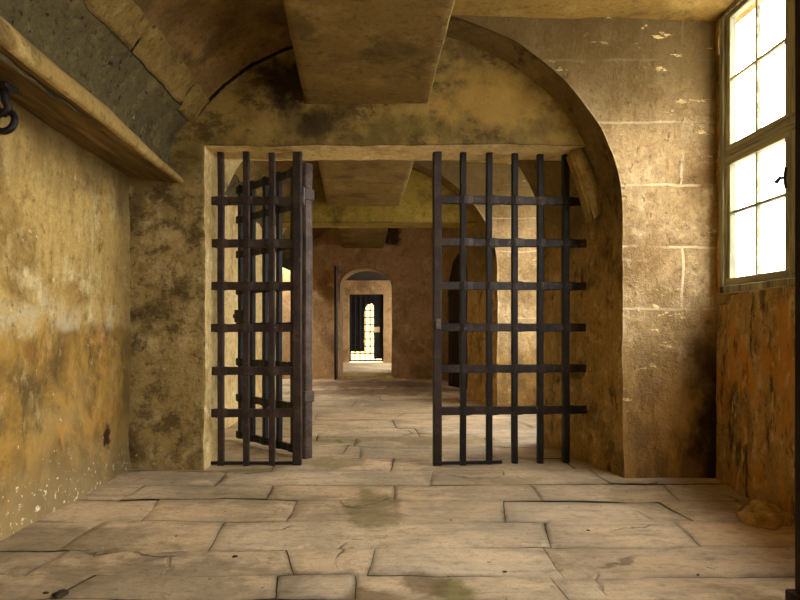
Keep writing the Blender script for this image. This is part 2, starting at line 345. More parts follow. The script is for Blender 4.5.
# ------------------------------------------------------------------ floor of flagstones
def build_floor():
    bm = bmesh.new(); tint = bm.verts.layers.float_color.new('tint')
    r = random.Random(5)
    ys = [600, 574, 547.5, 521, 500, 484, 470, 458, 447, 437, 428, 420, 413, 406, 400, 395, 390, 386, 382.5, 379.5]
    Y = [-2.8, -2.2, -1.6, -1.1, -.5, .1, .6, 1.1, 1.55, 1.95] + [FY(y) for y in ys]
    while Y[-1] < 26: Y.append(Y[-1]+r.uniform(.5, .7))
    fixed = {574: [(355, 585), (560, 590)], 547.5: [(290, 560), (372, 560), (553, 560)], 521: [(218, 534), (548, 534), (690, 534)], 500: [(292, 511), (504, 511)],
             484: [(270, 492), (395, 492), (535, 490)]}
    ident = {}
    for y in ys: ident[round(FY(y), 4)] = y
    for k in range(len(Y)-1):
        y0, y1 = Y[k], Y[k+1]
        cut = [-3.2]
        key = None
        if k+1 < len(Y): key = ident.get(round(y1, 4))
        # rows are keyed by their near edge in the picture: near boundary is y0
        rowkey = ident.get(round(y1, 4))
        if rowkey in fixed:
            xs = [(px-390)*FY(py)/600 for px, py in fixed[rowkey]]
            cur = -3.2
            while cur < xs[0]-1.1: cur += r.uniform(.75, 1.0); cut.append(cur)
            cut += [x for x in xs if x-cut[-1] > .2]
        while cut[-1] < 3.2: cut.append(cut[-1]+r.uniform(.8, 1.7))
        sl0, sl1 = .015*math.sin(k*1.7), .015*math.sin((k+1)*1.7)
        sks = [r.uniform(-.05, .05) if r.random() < .6 else r.uniform(-.09, .09) for _ in cut]
        for i in range(len(cut)-1):
            a, b = cut[i], cut[i+1]
            near = y0 < 7
            nu, nv = (max(6, int((b-a)/.05)), max(5, int((y1-y0)/.05))) if near else (8, 5)
            g = r.uniform(.001, .0035); dz = r.uniform(-.003, .003); tx, ty = r.uniform(-.006, .006), r.uniform(-.008, .008)
            br = r.uniform(.9, 1.07); wr = r.uniform(-.03, .03)
            tc = V((br*(1+wr), br, br*(1-wr*1.3), 1))
            rows = []
            for iu in range(nu+1):
                row = []
                for iv in range(nv+1):
                    u, v = iu/nu, iv/nv
                    # tighten the first and last cell so the arris is narrow
                    def edge(q, n, L):
                        e = min(.022/L, .2)
                        if q == 0: return 0
                        if q == n: return 1
                        return e+(1-2*e)*(q-1)/(n-2) if n > 2 else .5
                    u, v = edge(iu, nu, b-a), edge(iv, nv, y1-y0)
                    x = lerp(a+g, b-g, u); yy = lerp(y0+g+sl0*x, y1-g+sl1*x, v)
                    x += lerp(sks[i], sks[i+1], u)*(v-.5)
                    q = V((x, yy, 0))
                    w = noise.noise_vector(q*2.3)*.022+noise.noise_vector(q*9)*.007
                    ed = iu in (0, nu) or iv in (0, nv)
                    z = dz+tx*(u-.5)+ty*(v-.5)+noise.noise(q*2.1+V((3, 1, 5)))*.008+noise.noise(q*7)*.004-.002
                    if ed: z -= .004+.016*max(0, noise.noise(q*3+V((8, 8, 8))))
                    vv = bm.verts.new((x+w.x, yy+w.y, z)); 
                    kd = 1.0
                    if ed: kd = (.42 if near and y0 < 4.6 else .66)+.5*min(1, max(0, .5+noise.noise(q*2.2+V((5, 1, 2)))*1.6)); kd = min(kd, 1)
                    elif iu in (1, nu-1) or iv in (1, nv-1): kd = .9
                    vv[tint] = (tc[0]*kd, tc[1]*kd*.98, tc[2]*kd*.95, 1); row.append(vv)
                rows.append(row)
            for iu in range(nu):
                for iv in range(nv):
                    f = bm.faces.new((rows[iu][iv], rows[iu+1][iv], rows[iu+1][iv+1], rows[iu][iv+1])); f.smooth = True
    # bedding under the joints
    vs = [bm.verts.new(c) for c in ((-3.3, -3, -.024), (3.3, -3, -.024), (3.3, 26, -.024), (-3.3, 26, -.024))]
    for v in vs: v[tint] = (1, 1, 1, 1)
    f = bm.faces.new(vs); f.material_index = 1
    return obj('floor', bm, ['floor', 'dirt'], kind='structure')
build_floor()

# ------------------------------------------------------------------ the corridor module: vault, ledge, end wall with opening, pier with arch
XL = -1.37                                    # left side of the gate opening
def ell(c, a, b, z0, th): return (c+a*math.cos(th), z0+b*math.sin(th))
ARA = (-.1, 1.725, 1.46, 1.84)                # arch on the pier face
ARB = (-.1, 1.50, 1.35, 1.84)                 # arch at the back of the wall
def arch_right(P, s):                         # 0 floor .. 1 crown
    c, a, b, z0 = P
    if s < .45: return (c+a, z0*s/.45)
    return ell(c, a, b, z0, (s-.45)/.55*math.pi/2)
def arch_left(P, s):
    x, z = arch_right(P, s); return (2*P[0]-x, z)

def end_wall(tag, Y0, dx, lz, fine, mats, im=(0, 1)):
    """wall with a flat-lintelled opening in front and an arched back; pier with arch on the right"""
    n = 2 if fine else 1
    bm = bmesh.new()
    D = lambda x, y, z: (x+dx, y, z)
    # left panel, tympanum
    quad(bm, D(-2.05, Y0, -.03), D(XL, Y0, -.03), D(XL, Y0, lz), D(-2.05, Y0, lz), 14*n, 44*n, im[0])
    quad(bm, D(-2.05, Y0, lz), D(XL, Y0, lz), D(XL, Y0, 3.4), D(-2.05, Y0, 3.4), 14*n, 20*n, 0)
    quad(bm, D(XL, Y0, lz), D(1.75, Y0, lz), D(1.75, Y0, 3.4), D(XL, Y0, 3.4), 60*n, 20*n, 0)
    # lintel soffit, left jamb (front), step
    quad(bm, D(XL, Y0, lz), D(1.75, Y0, lz), D(1.75, Y0+.40, lz), D(XL, Y0+.40, lz), 60*n, 8*n, im[1])
    quad(bm, D(XL, Y0, -.03), D(XL, Y0+.40, -.03), D(XL, Y0+.40, lz), D(XL, Y0, lz), 8*n, 44*n, 1)
    quad(bm, D(XL, Y0+.40, -.03), D(-1.7, Y0+.46, -.03), D(-1.7, Y0+.46, lz), D(XL, Y0+.40, lz), 6*n, 30*n, 0)
    # back of the lintel
    quad(bm, D(-1.7, Y0+.42, lz), D(1.75, Y0+.40, lz), D(1.75, Y0+.40, 3.4), D(-1.7, Y0+.42, 3.4), 30*n, 10*n, 0)
    # arched passage behind, left half
    patch(bm, lambda u, v: D(arch_left(ARB, u)[0], Y0+.40+.66*v, arch_left(ARB, u)[1]), 40*n, 10*n, 1)
    # back face beyond the passage
    for fn, xo in ((arch_left, -2.6), (arch_right, 2.6)):
        patch(bm, lambda u, v: D(lerp(fn(ARB, u)[0], xo, v), Y0+1.06, min(3.45, fn(ARB, u)[1])), 40, 8, 0)
    quad(bm, D(-2.6, Y0+1.06, 3.15), D(2.6, Y0+1.06, 3.15), D(2.6, Y0+1.06, 3.5), D(-2.6, Y0+1.06, 3.5), 20, 3, 0)
    bmesh.ops.remove_doubles(bm, verts=bm.verts, dist=.0004)
    w = obj('wall_front'+tag, bm, mats, kind='structure')
    bm = bmesh.new()
    YP = Y0-.25
    # pier face: from the arch line out to the window wall
    patch(bm, lambda u, v: D(lerp(arch_right(ARA, v)[0], 2.40, u), YP, arch_right(ARA, v)[1]-.03*(v < .01)), 26*n, 60*n, 0)
    def reveal(u, v):
        ax, az = arch_right(ARA, v); bx, bz = arch_right(ARB, v)
        return D(lerp(ax, bx, u), lerp(YP, Y0+1.06, u), lerp(az, bz, u)-.03*(v < .01))
    patch(bm, reveal, 26*n, 60*n, 1)
    bmesh.ops.remove_doubles(bm, verts=bm.verts, dist=.0004)
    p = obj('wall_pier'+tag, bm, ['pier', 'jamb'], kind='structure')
    return w, p

EL = (-.1, 1.5, 1.1, 2.15)
def vault_pt(th): return ell(*EL, math.pi-th)
def ceiling(tag, Y0, Y1, dx, fine):
    n = 2 if fine else 1
    L = Y1-Y0; ny = int(L/.08)*n//2*1
    th0, th1, th2 = .16, .42, .60
    D = lambda x, y, z: (x+dx, y, z)
    bm = bmesh.new()
    def arc(a, b): return lambda u, v: D(vault_pt(lerp(a, b, u))[0], lerp(Y0, Y1, v), vault_pt(lerp(a, b, u))[1])
    patch(bm, arc(th2-.03, math.pi/2), 24*n, ny, 0, .018)
    patch(bm, lambda u, v: D(lerp(-.1, 2.45, u), lerp(Y0, Y1, v), lerp(3.25, 3.19, u)), 20*n, ny, 1, .012)
    obj('ceiling'+tag, bm, ['vault', 'ceil'], kind='structure')
    # lowest course, grey granite, hollow above the ledge
    bm = bmesh.new()
    def low(u, v):
        x, z = vault_pt(lerp(.0, th1, u)); x -= .05*math.sin(math.pi*u)
        return D(x, lerp(Y0, Y1, v), z)
    patch(bm, low, 16*n, ny*2, 0, .028)
    obj('ceiling_springer'+tag, bm, ['granite'], kind='structure')
    # second course: proud blocks with open black joints
    bm = bmesh.new(); r = random.Random(int(Y0*10)+3)
    y = Y0
    while y < Y1-.05:
        ln = r.uniform(.45, .8); y2 = min(Y1, y+ln)
        j = r.uniform(-.012, .016); a0, a1 = th1+r.uniform(-.03, .01), th2+r.uniform(-.02, .05)
        def blk(u, v, lift):
            e = min(u, 1-u, v*1.0, (1-v)*1.0)
            k = lift*(1 if e > .02 else 0)
            th = lerp(a0+.0, a1+.0, u); x, z = vault_pt(th)
            nx, nz = -math.cos(math.pi-th), -math.sin(math.pi-th)
            return D(x+nx*k, lerp(y+.011, y2-.011, v), z+nz*k)
        patch(bm, lambda u, v: blk(u, v, .03+j), 14, max(12, int((y2-y)/.03)), 0, .03)
        y = y2
    patch(bm, lambda u, v: D(vault_pt(lerp(th1-.06, th2+.06, u))[0]-.03, lerp(Y0, Y1, v), vault_pt(lerp(th1-.06, th2+.06, u))[1]+.03), 6, ny//2+1, 1, 0)
    obj('ceiling_course'+tag, bm, ['course', 'gap'], kind='structure')
    # ledge
    if not fine: return
    bm = bmesh.new()
    def T(p, v):
        y = lerp(Y0, Y1, v); k = 1-.6*max(0, min(1, (y-3.3)/1.14)); zz = p[1]
        if p[1] < 2.165 or p[0] > -1.9: zz = 2.115+(p[1]-2.115)*(k if p[0] > -1.9 else 1)
        return D(p[0], y, zz+.03*(4.44-y))
    prof = [(-1.96, 2.165), (-1.555, 2.115), (-1.53, 2.123), (-1.525, 2.155), (-1.53, 2.195), (-1.55, 2.225), (-1.62, 2.24)]
    for i in range(len(prof)-1):
        a, b = prof[i], prof[i+1]
        patch(bm, lambda u, v: lerp(V(T(a, v)), V(T(b, v)), u), 14 if i == 0 else 2, ny, 1 if i == 0 else 0, .008)
    bmesh.ops.remove_doubles(bm, verts=bm.verts, dist=.0005)
    obj('trim_ledge'+tag, bm, ['ledge', 'soffit'], kind='structure')

def beam(tag, p0, p1, w0, w1, z, Y0, Y1):
    """stone roof beam hung under the vault; p = centre x, w = width at its two ends"""
    bm = bmesh.new(); h = .62; amp = .006
    def X(s, y): t_ = (y-Y0)/(Y1-Y0); return lerp(p0, p1, t_)+s*lerp(w0, w1, t_)/2
    c = .010
    sec = [(-1, h, 0), (-1, c, 0), (-1, 0, c), (1, 0, -c), (1, c, 0), (1, h, 0)]
    for i in range(5):
        a, b = sec[i], sec[i+1]
        patch(bm, lambda u, v: (lerp(X(a[0], lerp(Y0, Y1, v))+a[2], X(b[0], lerp(Y0, Y1, v))+b[2], u), lerp(Y0, Y1, v), z+lerp(a[1], b[1], u)), 24 if i == 2 else (10 if i in (0, 4) else 2), 60, 1 if i == 3 else 0, amp)
    quad(bm, (X(-1, Y0), Y0, z), (X(1, Y0), Y0, z), (X(1, Y0), Y0, z+h), (X(-1, Y0), Y0, z+h), 24, 10, 0, amp)
    bmesh.ops.remove_doubles(bm, verts=bm.verts, dist=.0005)
    obj('ceiling_beam'+tag, bm, ['beam', 'course'], kind='structure')

# room one (camera stands in it)
ceiling('', -2.9, 4.50, 0, True)
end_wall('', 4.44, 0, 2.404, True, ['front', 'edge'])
beam('', -.02, -.175, .84, .91, 2.71, 1.2, 4.5)
# room two
ceiling('_middle', 5.45, 8.15, -.12, False)
end_wall('_middle', 8.1, -.22, 2.467, False, ['green', 'edge', 'brownwall'], (2, 0))
beam('_middle', -.20, -.36, .95, .98, 2.70, 5.3, 8.15)
# room three
ceiling('_far', 9.1, 12.5, -.34, False)
beam('_far', -.42, -.535, .85, .80, 2.70, 9.0, 12.5)

# left walls
def left_wall(tag, x0, x1, Y0, Y1, mat, z1=2.42):
    bm = bmesh.new()
    quad(bm, (x0, Y0, -.03), (x1, Y1, -.03), (x1, Y1, z1), (x0, Y0, z1), int((Y1-Y0)/.045), int(z1/.045), 0, .018)
    obj('wall_left'+tag, bm, [mat], kind='structure')
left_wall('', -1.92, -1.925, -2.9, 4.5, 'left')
left_wall('_middle', -1.69, -1.73, 5.45, 8.2, 'edge')
left_wall('_far', -2.25, -2.4, 9.1, 12.5, 'brownwall')

# right walls with window holes (list of (y0, y1, z0, z1))
def right_wall(tag, X, Y0, Y1, holes, mat, z1=3.35, th=.45):
    bm = bmesh.new()
    ys = sorted({Y0, Y1, *[h_[0] for h_ in holes], *[h_[1] for h_ in holes]})
    for i in range(len(ys)-1):
        a, b = ys[i], ys[i+1]
        hs = [h_ for h_ in holes if h_[0] <= a+1e-6 and h_[1] >= b-1e-6]
        spans = [(-.03, z1)] if not hs else [(-.03, hs[0][2]), (hs[0][3], z1)]
        for (s0, s1) in spans:
            if s1-s0 < .01: continue
            quad(bm, (X(a), a, s0), (X(b), b, s0), (X(b), b, s1), (X(a), a, s1), max(2, int((b-a)/.045)), max(2, int((s1-s0)/.045)), 0, .012)
    for (a, b, s0, s1) in holes:
        A0, A1 = X(a), X(b)
        quad(bm, (A0, a, s0), (A1, b, s0), (A1+th, b, s0), (A0+th, a, s0), 20, 10, 1, .008)
        quad(bm, (A0, a, s1), (A1, b, s1), (A1+th, b, s1), (A0+th, a, s1), 20, 10, 1, .008)
        quad(bm, (A0, a, s0), (A0+th, a, s0), (A0+th, a, s1), (A0, a, s1), 10, 30, 1, .008)
        quad(bm, (A1, b, s0), (A1+th, b, s0), (A1+th, b, s1), (A1, b, s1), 10, 30, 1, .008)
    bmesh.ops.remove_doubles(bm, verts=bm.verts, dist=.0004)
    obj('wall_right'+tag, bm, [mat, 'course'], kind='structure')
XR = lambda y: 2.15+(y-3.25)*.14 if y > 2.0 else 1.975
WIN = [(2.66, 4.125, 1.27, 3.26), (.25, 2.0, .9, 3.17), (-2.5, -.5, .9, 3.17)]  # last two openings are added for fill light
right_wall('', XR, -2.9, 4.3, WIN, 'right', th=.07)
W2 = (5.7, 7.7, .8, 3.1)
W3 = (9.2, 10.5, 1.5, 2.7)  # opening added to brighten room three
right_wall('_middle', lambda y: 2.25, 5.45, 8.0, [W2], 'right')
right_wall('_far', lambda y: 2.0, 9.1, 12.5, [W3], 'brownwall')

# back wall behind the camera
bm = bmesh.new(); quad(bm, (-2.2, -2.85, -.03), (2.6, -2.85, -.03), (2.6, -2.85, 3.4), (-2.2, -2.85, 3.4), 40, 30); obj('wall_back', bm, ['left'], kind='structure')

# sloped stone at the right end of the lintel
bm = bmesh.new()
pts = [U(571, 150, 4.46), U(582, 146, 4.46), U(604, 193, 4.46), U(602, 213, 4.46), U(592, 221, 4.46)]
ring = []
for dy in (0, .16):
    ring.append([bm.verts.new(p+V((dy*.02, dy, 0))) for p in pts])
bm.faces.new(ring[0]); bm.faces.new(ring[1][::-1])
for i in range(5): bm.faces.new((ring[0][i], ring[1][i], ring[1][(i+1) % 5], ring[0][(i+1) % 5]))
bmesh.ops.bevel(bm, geom=list(bm.edges), offset=.014, segments=2, affect='EDGES')
bmesh.ops.subdivide_edges(bm, edges=list(bm.edges), cuts=2, use_grid_fill=True)
for v in bm.verts: v.co = disp(v.co, .008)
obj('trim_corbel', bm, ['ledge'], kind='structure', smooth=True)

# ------------------------------------------------------------------ far wall with small arched doorway, room four, outer gate
Yf = 12.4
dl, dr, dsp, dtop = -1.03, .04, 1.93, 2.31
cxd, ra = (dl+dr)/2, (dr-dl)/2
bm = bmesh.new()
def darch(s):
    if s < .35: return (dl, dsp*s/.35)
    if s > .65: return (dr, dsp*(1-s)/.35)
    a = math.pi*(1-(s-.35)/.3); return (cxd+ra*math.cos(a), dsp+(dtop-dsp)*math.sin(a))
def outer(s):
    if s < .35: return (-2.6, 3.3*s/.35)
    if s > .65: return (2.2, 3.3*(1-s)/.35)
    return (lerp(-2.6, 2.2, (s-.35)/.3), 3.3)
def fw(u, v):
    a, b = darch(u), outer(u)
    return (lerp(a[0], b[0], v), Yf, lerp(a[1], b[1], v)-.01)
patch(bm, fw, 60, 22, 0)
patch(bm, lambda u, v: (darch(u)[0], Yf+.75*v, darch(u)[1]-.01), 60, 8, 1)
patch(bm, lambda u, v: (lerp(darch(u)[0], outer(u)[0], v), Yf+.75, lerp(darch(u)[1], outer(u)[1], v)-.01), 60, 8, 0)
bmesh.ops.remove_doubles(bm, verts=bm.verts, dist=.0004)
obj('wall_far', bm, ['brownwall', 'brownwall'], kind='structure')
# raised pale threshold slab in the doorway
bm = bmesh.new(); box(bm, (dl-.02, Yf-.02, -.02), (dr+.02, Yf+.8, .07), .01, cuts=3, amp=.006); obj('trim_threshold', bm, ['edge'], kind='structure')
# room four
bm = bmesh.new()
quad(bm, (-2.4, 13.1, 0), (-2.4, 18.4, 0), (-2.4, 18.4, 2.7), (-2.4, 13.1, 2.7), 30, 20)
obj('wall_left_end', bm, ['brownwall'], kind='structure')
right_wall('_end', lambda y: 1.3, 13.1, 18.4, [(14.9, 17.9, .9, 2.3)], 'brownwall', 2.75)
bm = bmesh.new(); quad(bm, (-2.5, 13.0, 2.5), (1.8, 13.0, 2.5), (1.8, 18.6, 2.5), (-2.5, 18.6, 2.5), 20, 20); obj('ceiling_end', bm, ['gap'], kind='structure')  # near-black ceiling: shade inside the arch put into its colour
Yg = 18.3
gl, gr, gt = (349-390)*Yg/600, (383.5-390)*Yg/600, CAMH-(294-328)*Yg/600
bm = bmesh.new()
def wq(x0, x1, z0, z1): quad(bm, (x0, Yg, z0), (x1, Yg, z0), (x1, Yg, z1), (x0, Yg, z1), 10, 16)
wq(-2.5, gl, -.03, gt); wq(gr, 1.6, -.03, gt)
quad(bm, (-2.5, Yg, gt), (1.6, Yg, gt), (1.6, Yg, 2.75), (-2.5, Yg, 2.75), 30, 6)
for x in (gl, gr): quad(bm, (x, Yg, -.03), (x, Yg+.4, -.03), (x, Yg+.4, gt), (x, Yg, gt), 4, 16, 1)
quad(bm, (gl, Yg, gt), (gr, Yg, gt), (gr, Yg+.4, gt), (gl, Yg+.4, gt), 6, 4, 1)
quad(bm, (-3, Yg+.4, gt), (3, Yg+.4, gt), (3, Yg+.4, 5), (-3, Yg+.4, 5), 10, 10)
obj('wall_end', bm, ['brownwall', 'edge'], kind='structure')
bm = bmesh.new(); quad(bm, (-4, 21.2, -.05), (4, 21.2, -.05), (4, 21.2, 4.2), (-4, 21.2, 4.2), 30, 20); obj('wall_backdrop', bm, ['edge'], kind='structure')  # wall added beyond the gate to keep the gap from pure white

# ------------------------------------------------------------------ ironwork
def bar(parent, x, y, z0, z1, w, mat, name='bar', d=None, bev=.006):
    bm = bmesh.new(); d = d or w
    b2 = 10
    # square bar with slight hammered wobble
    lv = [(lerp(z0, z1, i/b2)) for i in range(b2+1)]
    rings = []
    for z in lv:
        o = V((R.uniform(-1, 1), R.uniform(-1, 1), 0))*.002
        c = [(-1, -.75), (-.75, -1), (.75, -1), (1, -.75), (1, .75), (.75, 1), (-.75, 1), (-1, .75)]
        rings.append([bm.verts.new(V((x+p*w/2, y+q*d/2, z))+o) for p, q in c])
    for i in range(b2):
        for k in range(8): bm.faces.new((rings[i][k], rings[i][(k+1) % 8], rings[i+1][(k+1) % 8], rings[i+1][k]))
    bm.faces.new(rings[0][::-1]); bm.faces.new(rings[-1])
    return obj(name, bm, mat, parent)
def cross(parent, p0, p1, z, hgt, th, bars, mat, name='crossbar', swell=.010):
    """flat crossbar from p0 to p1 (xy), swelling where it is pierced by the bars"""
    bm = bmesh.new(); p0, p1 = V((*p0, z)), V((*p1, z)); d = p1-p0; L = d.length; d.normalize(); nrm = V((-d.y, d.x, 0))
    ss = sorted({0, L, *[min(L, max(0, b+o)) for b in bars for o in (-.055, -.035, -.018, .018, .035, .055)]})
    rings = []
    for s in ss:
        k = max([0]+[1-max(0, (abs(s-b)-.02)/.034) for b in bars]); k = max(0, min(1, k))
        t_, h_ = th/2+swell*k, hgt/2+.004*k
        c = p0+d*s+V((0, 0, R.uniform(-.0015, .0015)))
        rings.append([bm.verts.new(c+nrm*(a*t_)+V((0, 0, b*h_))) for a, b in ((-1, -.85), (-.8, -1), (.8, -1), (1, -.85), (1, .85), (.8, 1), (-.8, 1), (-1, .85))])
    for i in range(len(rings)-1):
        for k in range(8): bm.faces.new((rings[i][k], rings[i+1][k], rings[i+1][(k+1) % 8], rings[i][(k+1) % 8]))
    bm.faces.new(rings[0]); bm.faces.new(rings[-1][::-1])
    return obj(name, bm, mat, parent)
HZ = lambda y, Y: CAMH-(y-328)*Y/600
GY = 4.62
# fixed grille, left
g = thing('iron_grille', 'fixed rusty iron grille of four bars, set into the left jamb of the opening', 'grille', (-1.05, GY, 0))
gx = lambda px, Y: (px-390)*Y/600
xs = [gx(221, GY), gx(246.5, GY), gx(272, GY)]
for x in xs: bar(g, x+1.05, 0, -.02, 2.43, .046, 'iron')
xp = gx(297, GY-.02)
bar(g, xp+1.05, 0, -.01, 2.44, .068, 'iron', 'post', .06)
x0 = gx(209, GY)-.02
for y in (201, 243.5, 286, 328, 371, 413):
    cross(g, (x0+1.05, 0), (xp+1.05-.03, 0), HZ(y, GY), .062, .034, [x-x0 for x in xs], 'iron')
cross(g, (x0+1.05, 0), (xp+1.05, 0), .012, .022, .03, [], 'irondk', 'bottom_rail', 0)
bm = bmesh.new(); box(bm, (xp+1.05+.03, -.02, HZ(205, GY)), (xp+1.05+.055, .03, HZ(187, GY)), .004); obj('strike_plate', bm, 'ironlt', g)

# swung-back gate leaf
h0, h1 = V((-.675, 4.84)), V((-1.40, 5.60))
dv = h1-h0; L = dv.length; ang = math.atan2(dv.y, dv.x)
g = thing('iron_gate', 'iron gate leaf of square bars swung wide open behind the left grille', 'gate', (h0.x, h0.y, 0), ang)
bar(g, 0, 0, .0, 2.37, .078, 'ironpost', 'hinge_post')
bx = [L*k for k in (.17, .375, .58, .785, .985)]
for x in bx: bar(g, x, 0, .03, 2.38, .044, 'irondk')
for z in (2.335, 2.06, 1.735, 1.395, 1.065, .735, .40, .055):
    cross(g, (.02, 0), (L*1.045, 0), z, .062, .03, bx, 'irondk')
for z in (2.12, .50):
    bm = bmesh.new(); box(bm, (-.048, -.048, z-.045), (.048, .048, z+.045), .008); obj('hinge_collar', bm, 'ironpost', g)
bm = bmesh.new(); box(bm, (L*.80, -.045, 1.10), (L*1.03, .045, 1.22), .008); lk = obj('lock_box', bm, 'irondk', g)
bm = bmesh.new(); box(bm, (L*1.0, -.018, 1.14), (L*1.10, .018, 1.18), .004); obj('bolt', bm, 'ironlt', lk)
bm = bmesh.new(); tube(bm, [(L*.91, -.047, 1.165), (L*.91, -.055, 1.165)], .014, 12); obj('keyhole_plate', bm, 'ironlt', lk)

# fixed grille, right
a, b = V((gx(437, GY), GY)), V((gx(588, 4.72)+.04, 4.72))
dv = b-a; L = dv.length; ang = math.atan2(dv.y, dv.x)
g = thing('iron_grille', 'fixed dark iron grille of six bars, between the doorway gap and the right pier', 'grille', (a.x, a.y, 0), ang)
def on(px):                                   # distance along the grille where the picture column crosses
    k = (px-390)/600; s = (k*a.y-a.x)/(dv.x-k*dv.y)*L; return s
bx = [on(p) for p in (463, 489, 514.5, 540, 565.5)]
bar(g, 0, 0, -.01, 2.45, .066, 'iron', 'post', .06)
for i, x in enumerate(bx): bar(g, x, 0, -.02, 2.45, .046 if i < 4 else .052, 'irondk')
for y in (199.5, 242, 285.5, 327.5, 369, 411):
    cross(g, (.02, 0), (L, 0), HZ(y, GY), .062, .034, bx, 'ironmid')
cross(g, (-.02, -.02), (on(501), -.02), .014, .022, .034, [], 'irondk', 'floor_rail', 0)
bm = bmesh.new(); box(bm, (-.012, -.045, HZ(329, GY)), (.022, -.028, HZ(319, GY)), .004); lt = obj('latch_plate', bm, 'ironlt', g)
bm = bmesh.new(); tube(bm, [(.005, -.044, HZ(324, GY)), (.005, -.052, HZ(324, GY))], .007, 10); obj('rivet', bm, 'ironlt', lt)

# outer gate far away
g = thing('barred_gate', 'small dark barred gate closing the last doorway, daylight behind it', 'gate', ((gl+gr)/2, Yg+.15, 0))
w2 = (gr-gl)/2
bm = bmesh.new()
for lo, hi in (((-w2, -.03, .02), (-w2+.05, .03, gt)), ((w2-.06, -.03, .02), (w2, .03, gt)), ((-w2, -.03, gt-.06), (w2, .03, gt)), ((-w2, -.03, .02), (w2, .03, .07))): box(bm, lo, hi, .004)
obj('frame', bm, 'irondk', g)
for k in range(1, 6): bar(g, -w2+.02+k*.155, 0, .05, gt-.04, .036, 'irondk')
for k in range(1, 9): cross(g, (-w2+.02, 0), (w2-.02, 0), .05+k*(gt-.1)/9, .036, .02, [], 'irondk', 'crossbar', 0)
bm = bmesh.new(); box(bm, (w2-.30, -.02, .10), (w2-.05, .02, gt-.05), .004); pl = obj('side_sheet', bm, 'irondk', g)
bm = bmesh.new(); box(bm, (w2-.30, -.045, .92), (w2-.12, -.02, 1.08), .006); obj('lock_plate', bm, 'plate', pl)
bm = bmesh.new()
pr = [(-w2+.04, .32), (-w2+.46, .32), (-w2+.46, gt-.5), (-w2+.56, gt-.32), (-w2+.70, gt-.28), (-w2+.76, gt-.4), (w2-.29, .12), (w2-.06, .12), (w2-.06, gt-.05), (-w2+.04, gt-.05)]
A = [bm.verts.new((x, .03, z)) for x, z in pr]; B = [bm.verts.new((x, .05, z)) for x, z in pr]
bm.faces.new(A); bm.faces.new(B[::-1])
for i in range(len(pr)): bm.faces.new((A[i], A[(i+1) % len(pr)], B[(i+1) % len(pr)], B[i]))
obj('backing_sheet', bm, 'irondk', g)  # added sheet, cut to leave only a narrow bright gap

# dark door leaf standing open in the third room
g = thing('plank_door', 'dark plank door leaf standing ajar in the far room, seen through the right grille', 'door', (gx(449.5, 10.6), 10.6, 0), 0)
e = V((gx(470, 9.95), 9.95))-V((gx(449.5, 10.6), 10.6)); Ld = e.length; g.rotation_euler.z = math.atan2(e.y, e.x)
bm = bmesh.new()
for i in range(4):
    x0_, x1_ = Ld*i/4+.004, Ld*(i+1)/4-.004
    zt = [1.82, 2.2, 2.32, 2.38, 2.40]
    q = [bm.verts.new(c) for c in ((x0_, -.025, .03), (x1_, -.025, .03), (x1_, -.025, zt[i+1]), (x0_, -.025, zt[i]), (x0_, .025, .03), (x1_, .025, .03), (x1_, .025, zt[i+1]), (x0_, .025, zt[i]))]
    for f in ((0, 1, 2, 3), (7, 6, 5, 4), (0, 4, 5, 1), (1, 5, 6, 2), (2, 6, 7, 3), (3, 7, 4, 0)): bm.faces.new([q[k] for k in f])
obj('planks', bm, 'dkwood', g)
for z in (.35, 1.0, 1.6):
    bm = bmesh.new(); box(bm, (.02, -.05, z), (Ld-.02, -.025, z+.09), .004); obj('batten', bm, 'dkwood', g)
# leaf edge standing against the left side of the far doorway
g = thing('plank_door', 'thin dark door edge folded back beside the small arched doorway', 'door', (gx(336.5, 12.2), 12.2, 0))
bm = bmesh.new(); box(bm, (-.02, -.30, .02), (.02, .10, 2.28), .006); obj('panel', bm, 'dkwood', g)
bm = bmesh.new(); box(bm, (-.028, -.28, 1.5), (.028, .10, 1.56), .004); obj('hinge_strap', bm, 'irondk', g)

# ------------------------------------------------------------------ window one (two casements) and the unseen ones that light the place, some only added for fill
def casement(root, Y0, Y1, zs, X, handle=None):
    """zs: list of (z0, z1, [muntin heights]); Y0 < Y1"""
    st = .052
    for (z0, z1, mt, rb, rt) in zs:
        bm = bmesh.new()
        box(bm, (X-.022, Y0, z0), (X+.022, Y0+st, z1), .005); box(bm, (X-.022, Y1-st, z0), (X+.022, Y1, z1), .005)
        sh = obj('sash', bm, 'sash', root)
        bm = bmesh.new()
        box(bm, (X-.024, Y0+.005, z0), (X+.024, Y1-.005, z0+rb), .005); box(bm, (X-.024, Y0+.005, z1-rt), (X+.024, Y1-.005, z1), .005)
        obj('rail', bm, 'sashy', sh)
        bm = bmesh.new(); ym = (Y0+Y1)/2+.004
        box(bm, (X-.014, ym-.009, z0), (X+.014, ym+.009, z1), .004)
        for z in mt: box(bm, (X-.014, Y0+.03, z-.009), (X+.014, Y1-.03, z+.009), .004)
        obj('muntin', bm, 'sashy', sh)
        zz = [z0+rb]+list(mt)+[z1-rt]
        for i in range(len(zz)-1):
            for (ya, yb) in ((Y0+st, ym), (ym, Y1-st)):
                bm = bmesh.new(); box(bm, (X-.002, ya-.008, zz[i]-.006), (X+.002, yb+.008, zz[i+1]+.006), 0); obj('pane', bm, 'glass', sh)
    if handle:
        bm = bmesh.new(); tube(bm, [(X-.03, Y0+.03, handle-.06), (X-.035, Y0+.03, handle), (X-.03, Y0+.03, handle+.06)], .008, 8)
        tube(bm, [(X-.035, Y0+.03, handle), (X-.06, Y0+.035, handle), (X-.065, Y0+.06, handle-.02)], [.009, .011, .013], 8)
        obj('handle', bm, 'irondk', root)
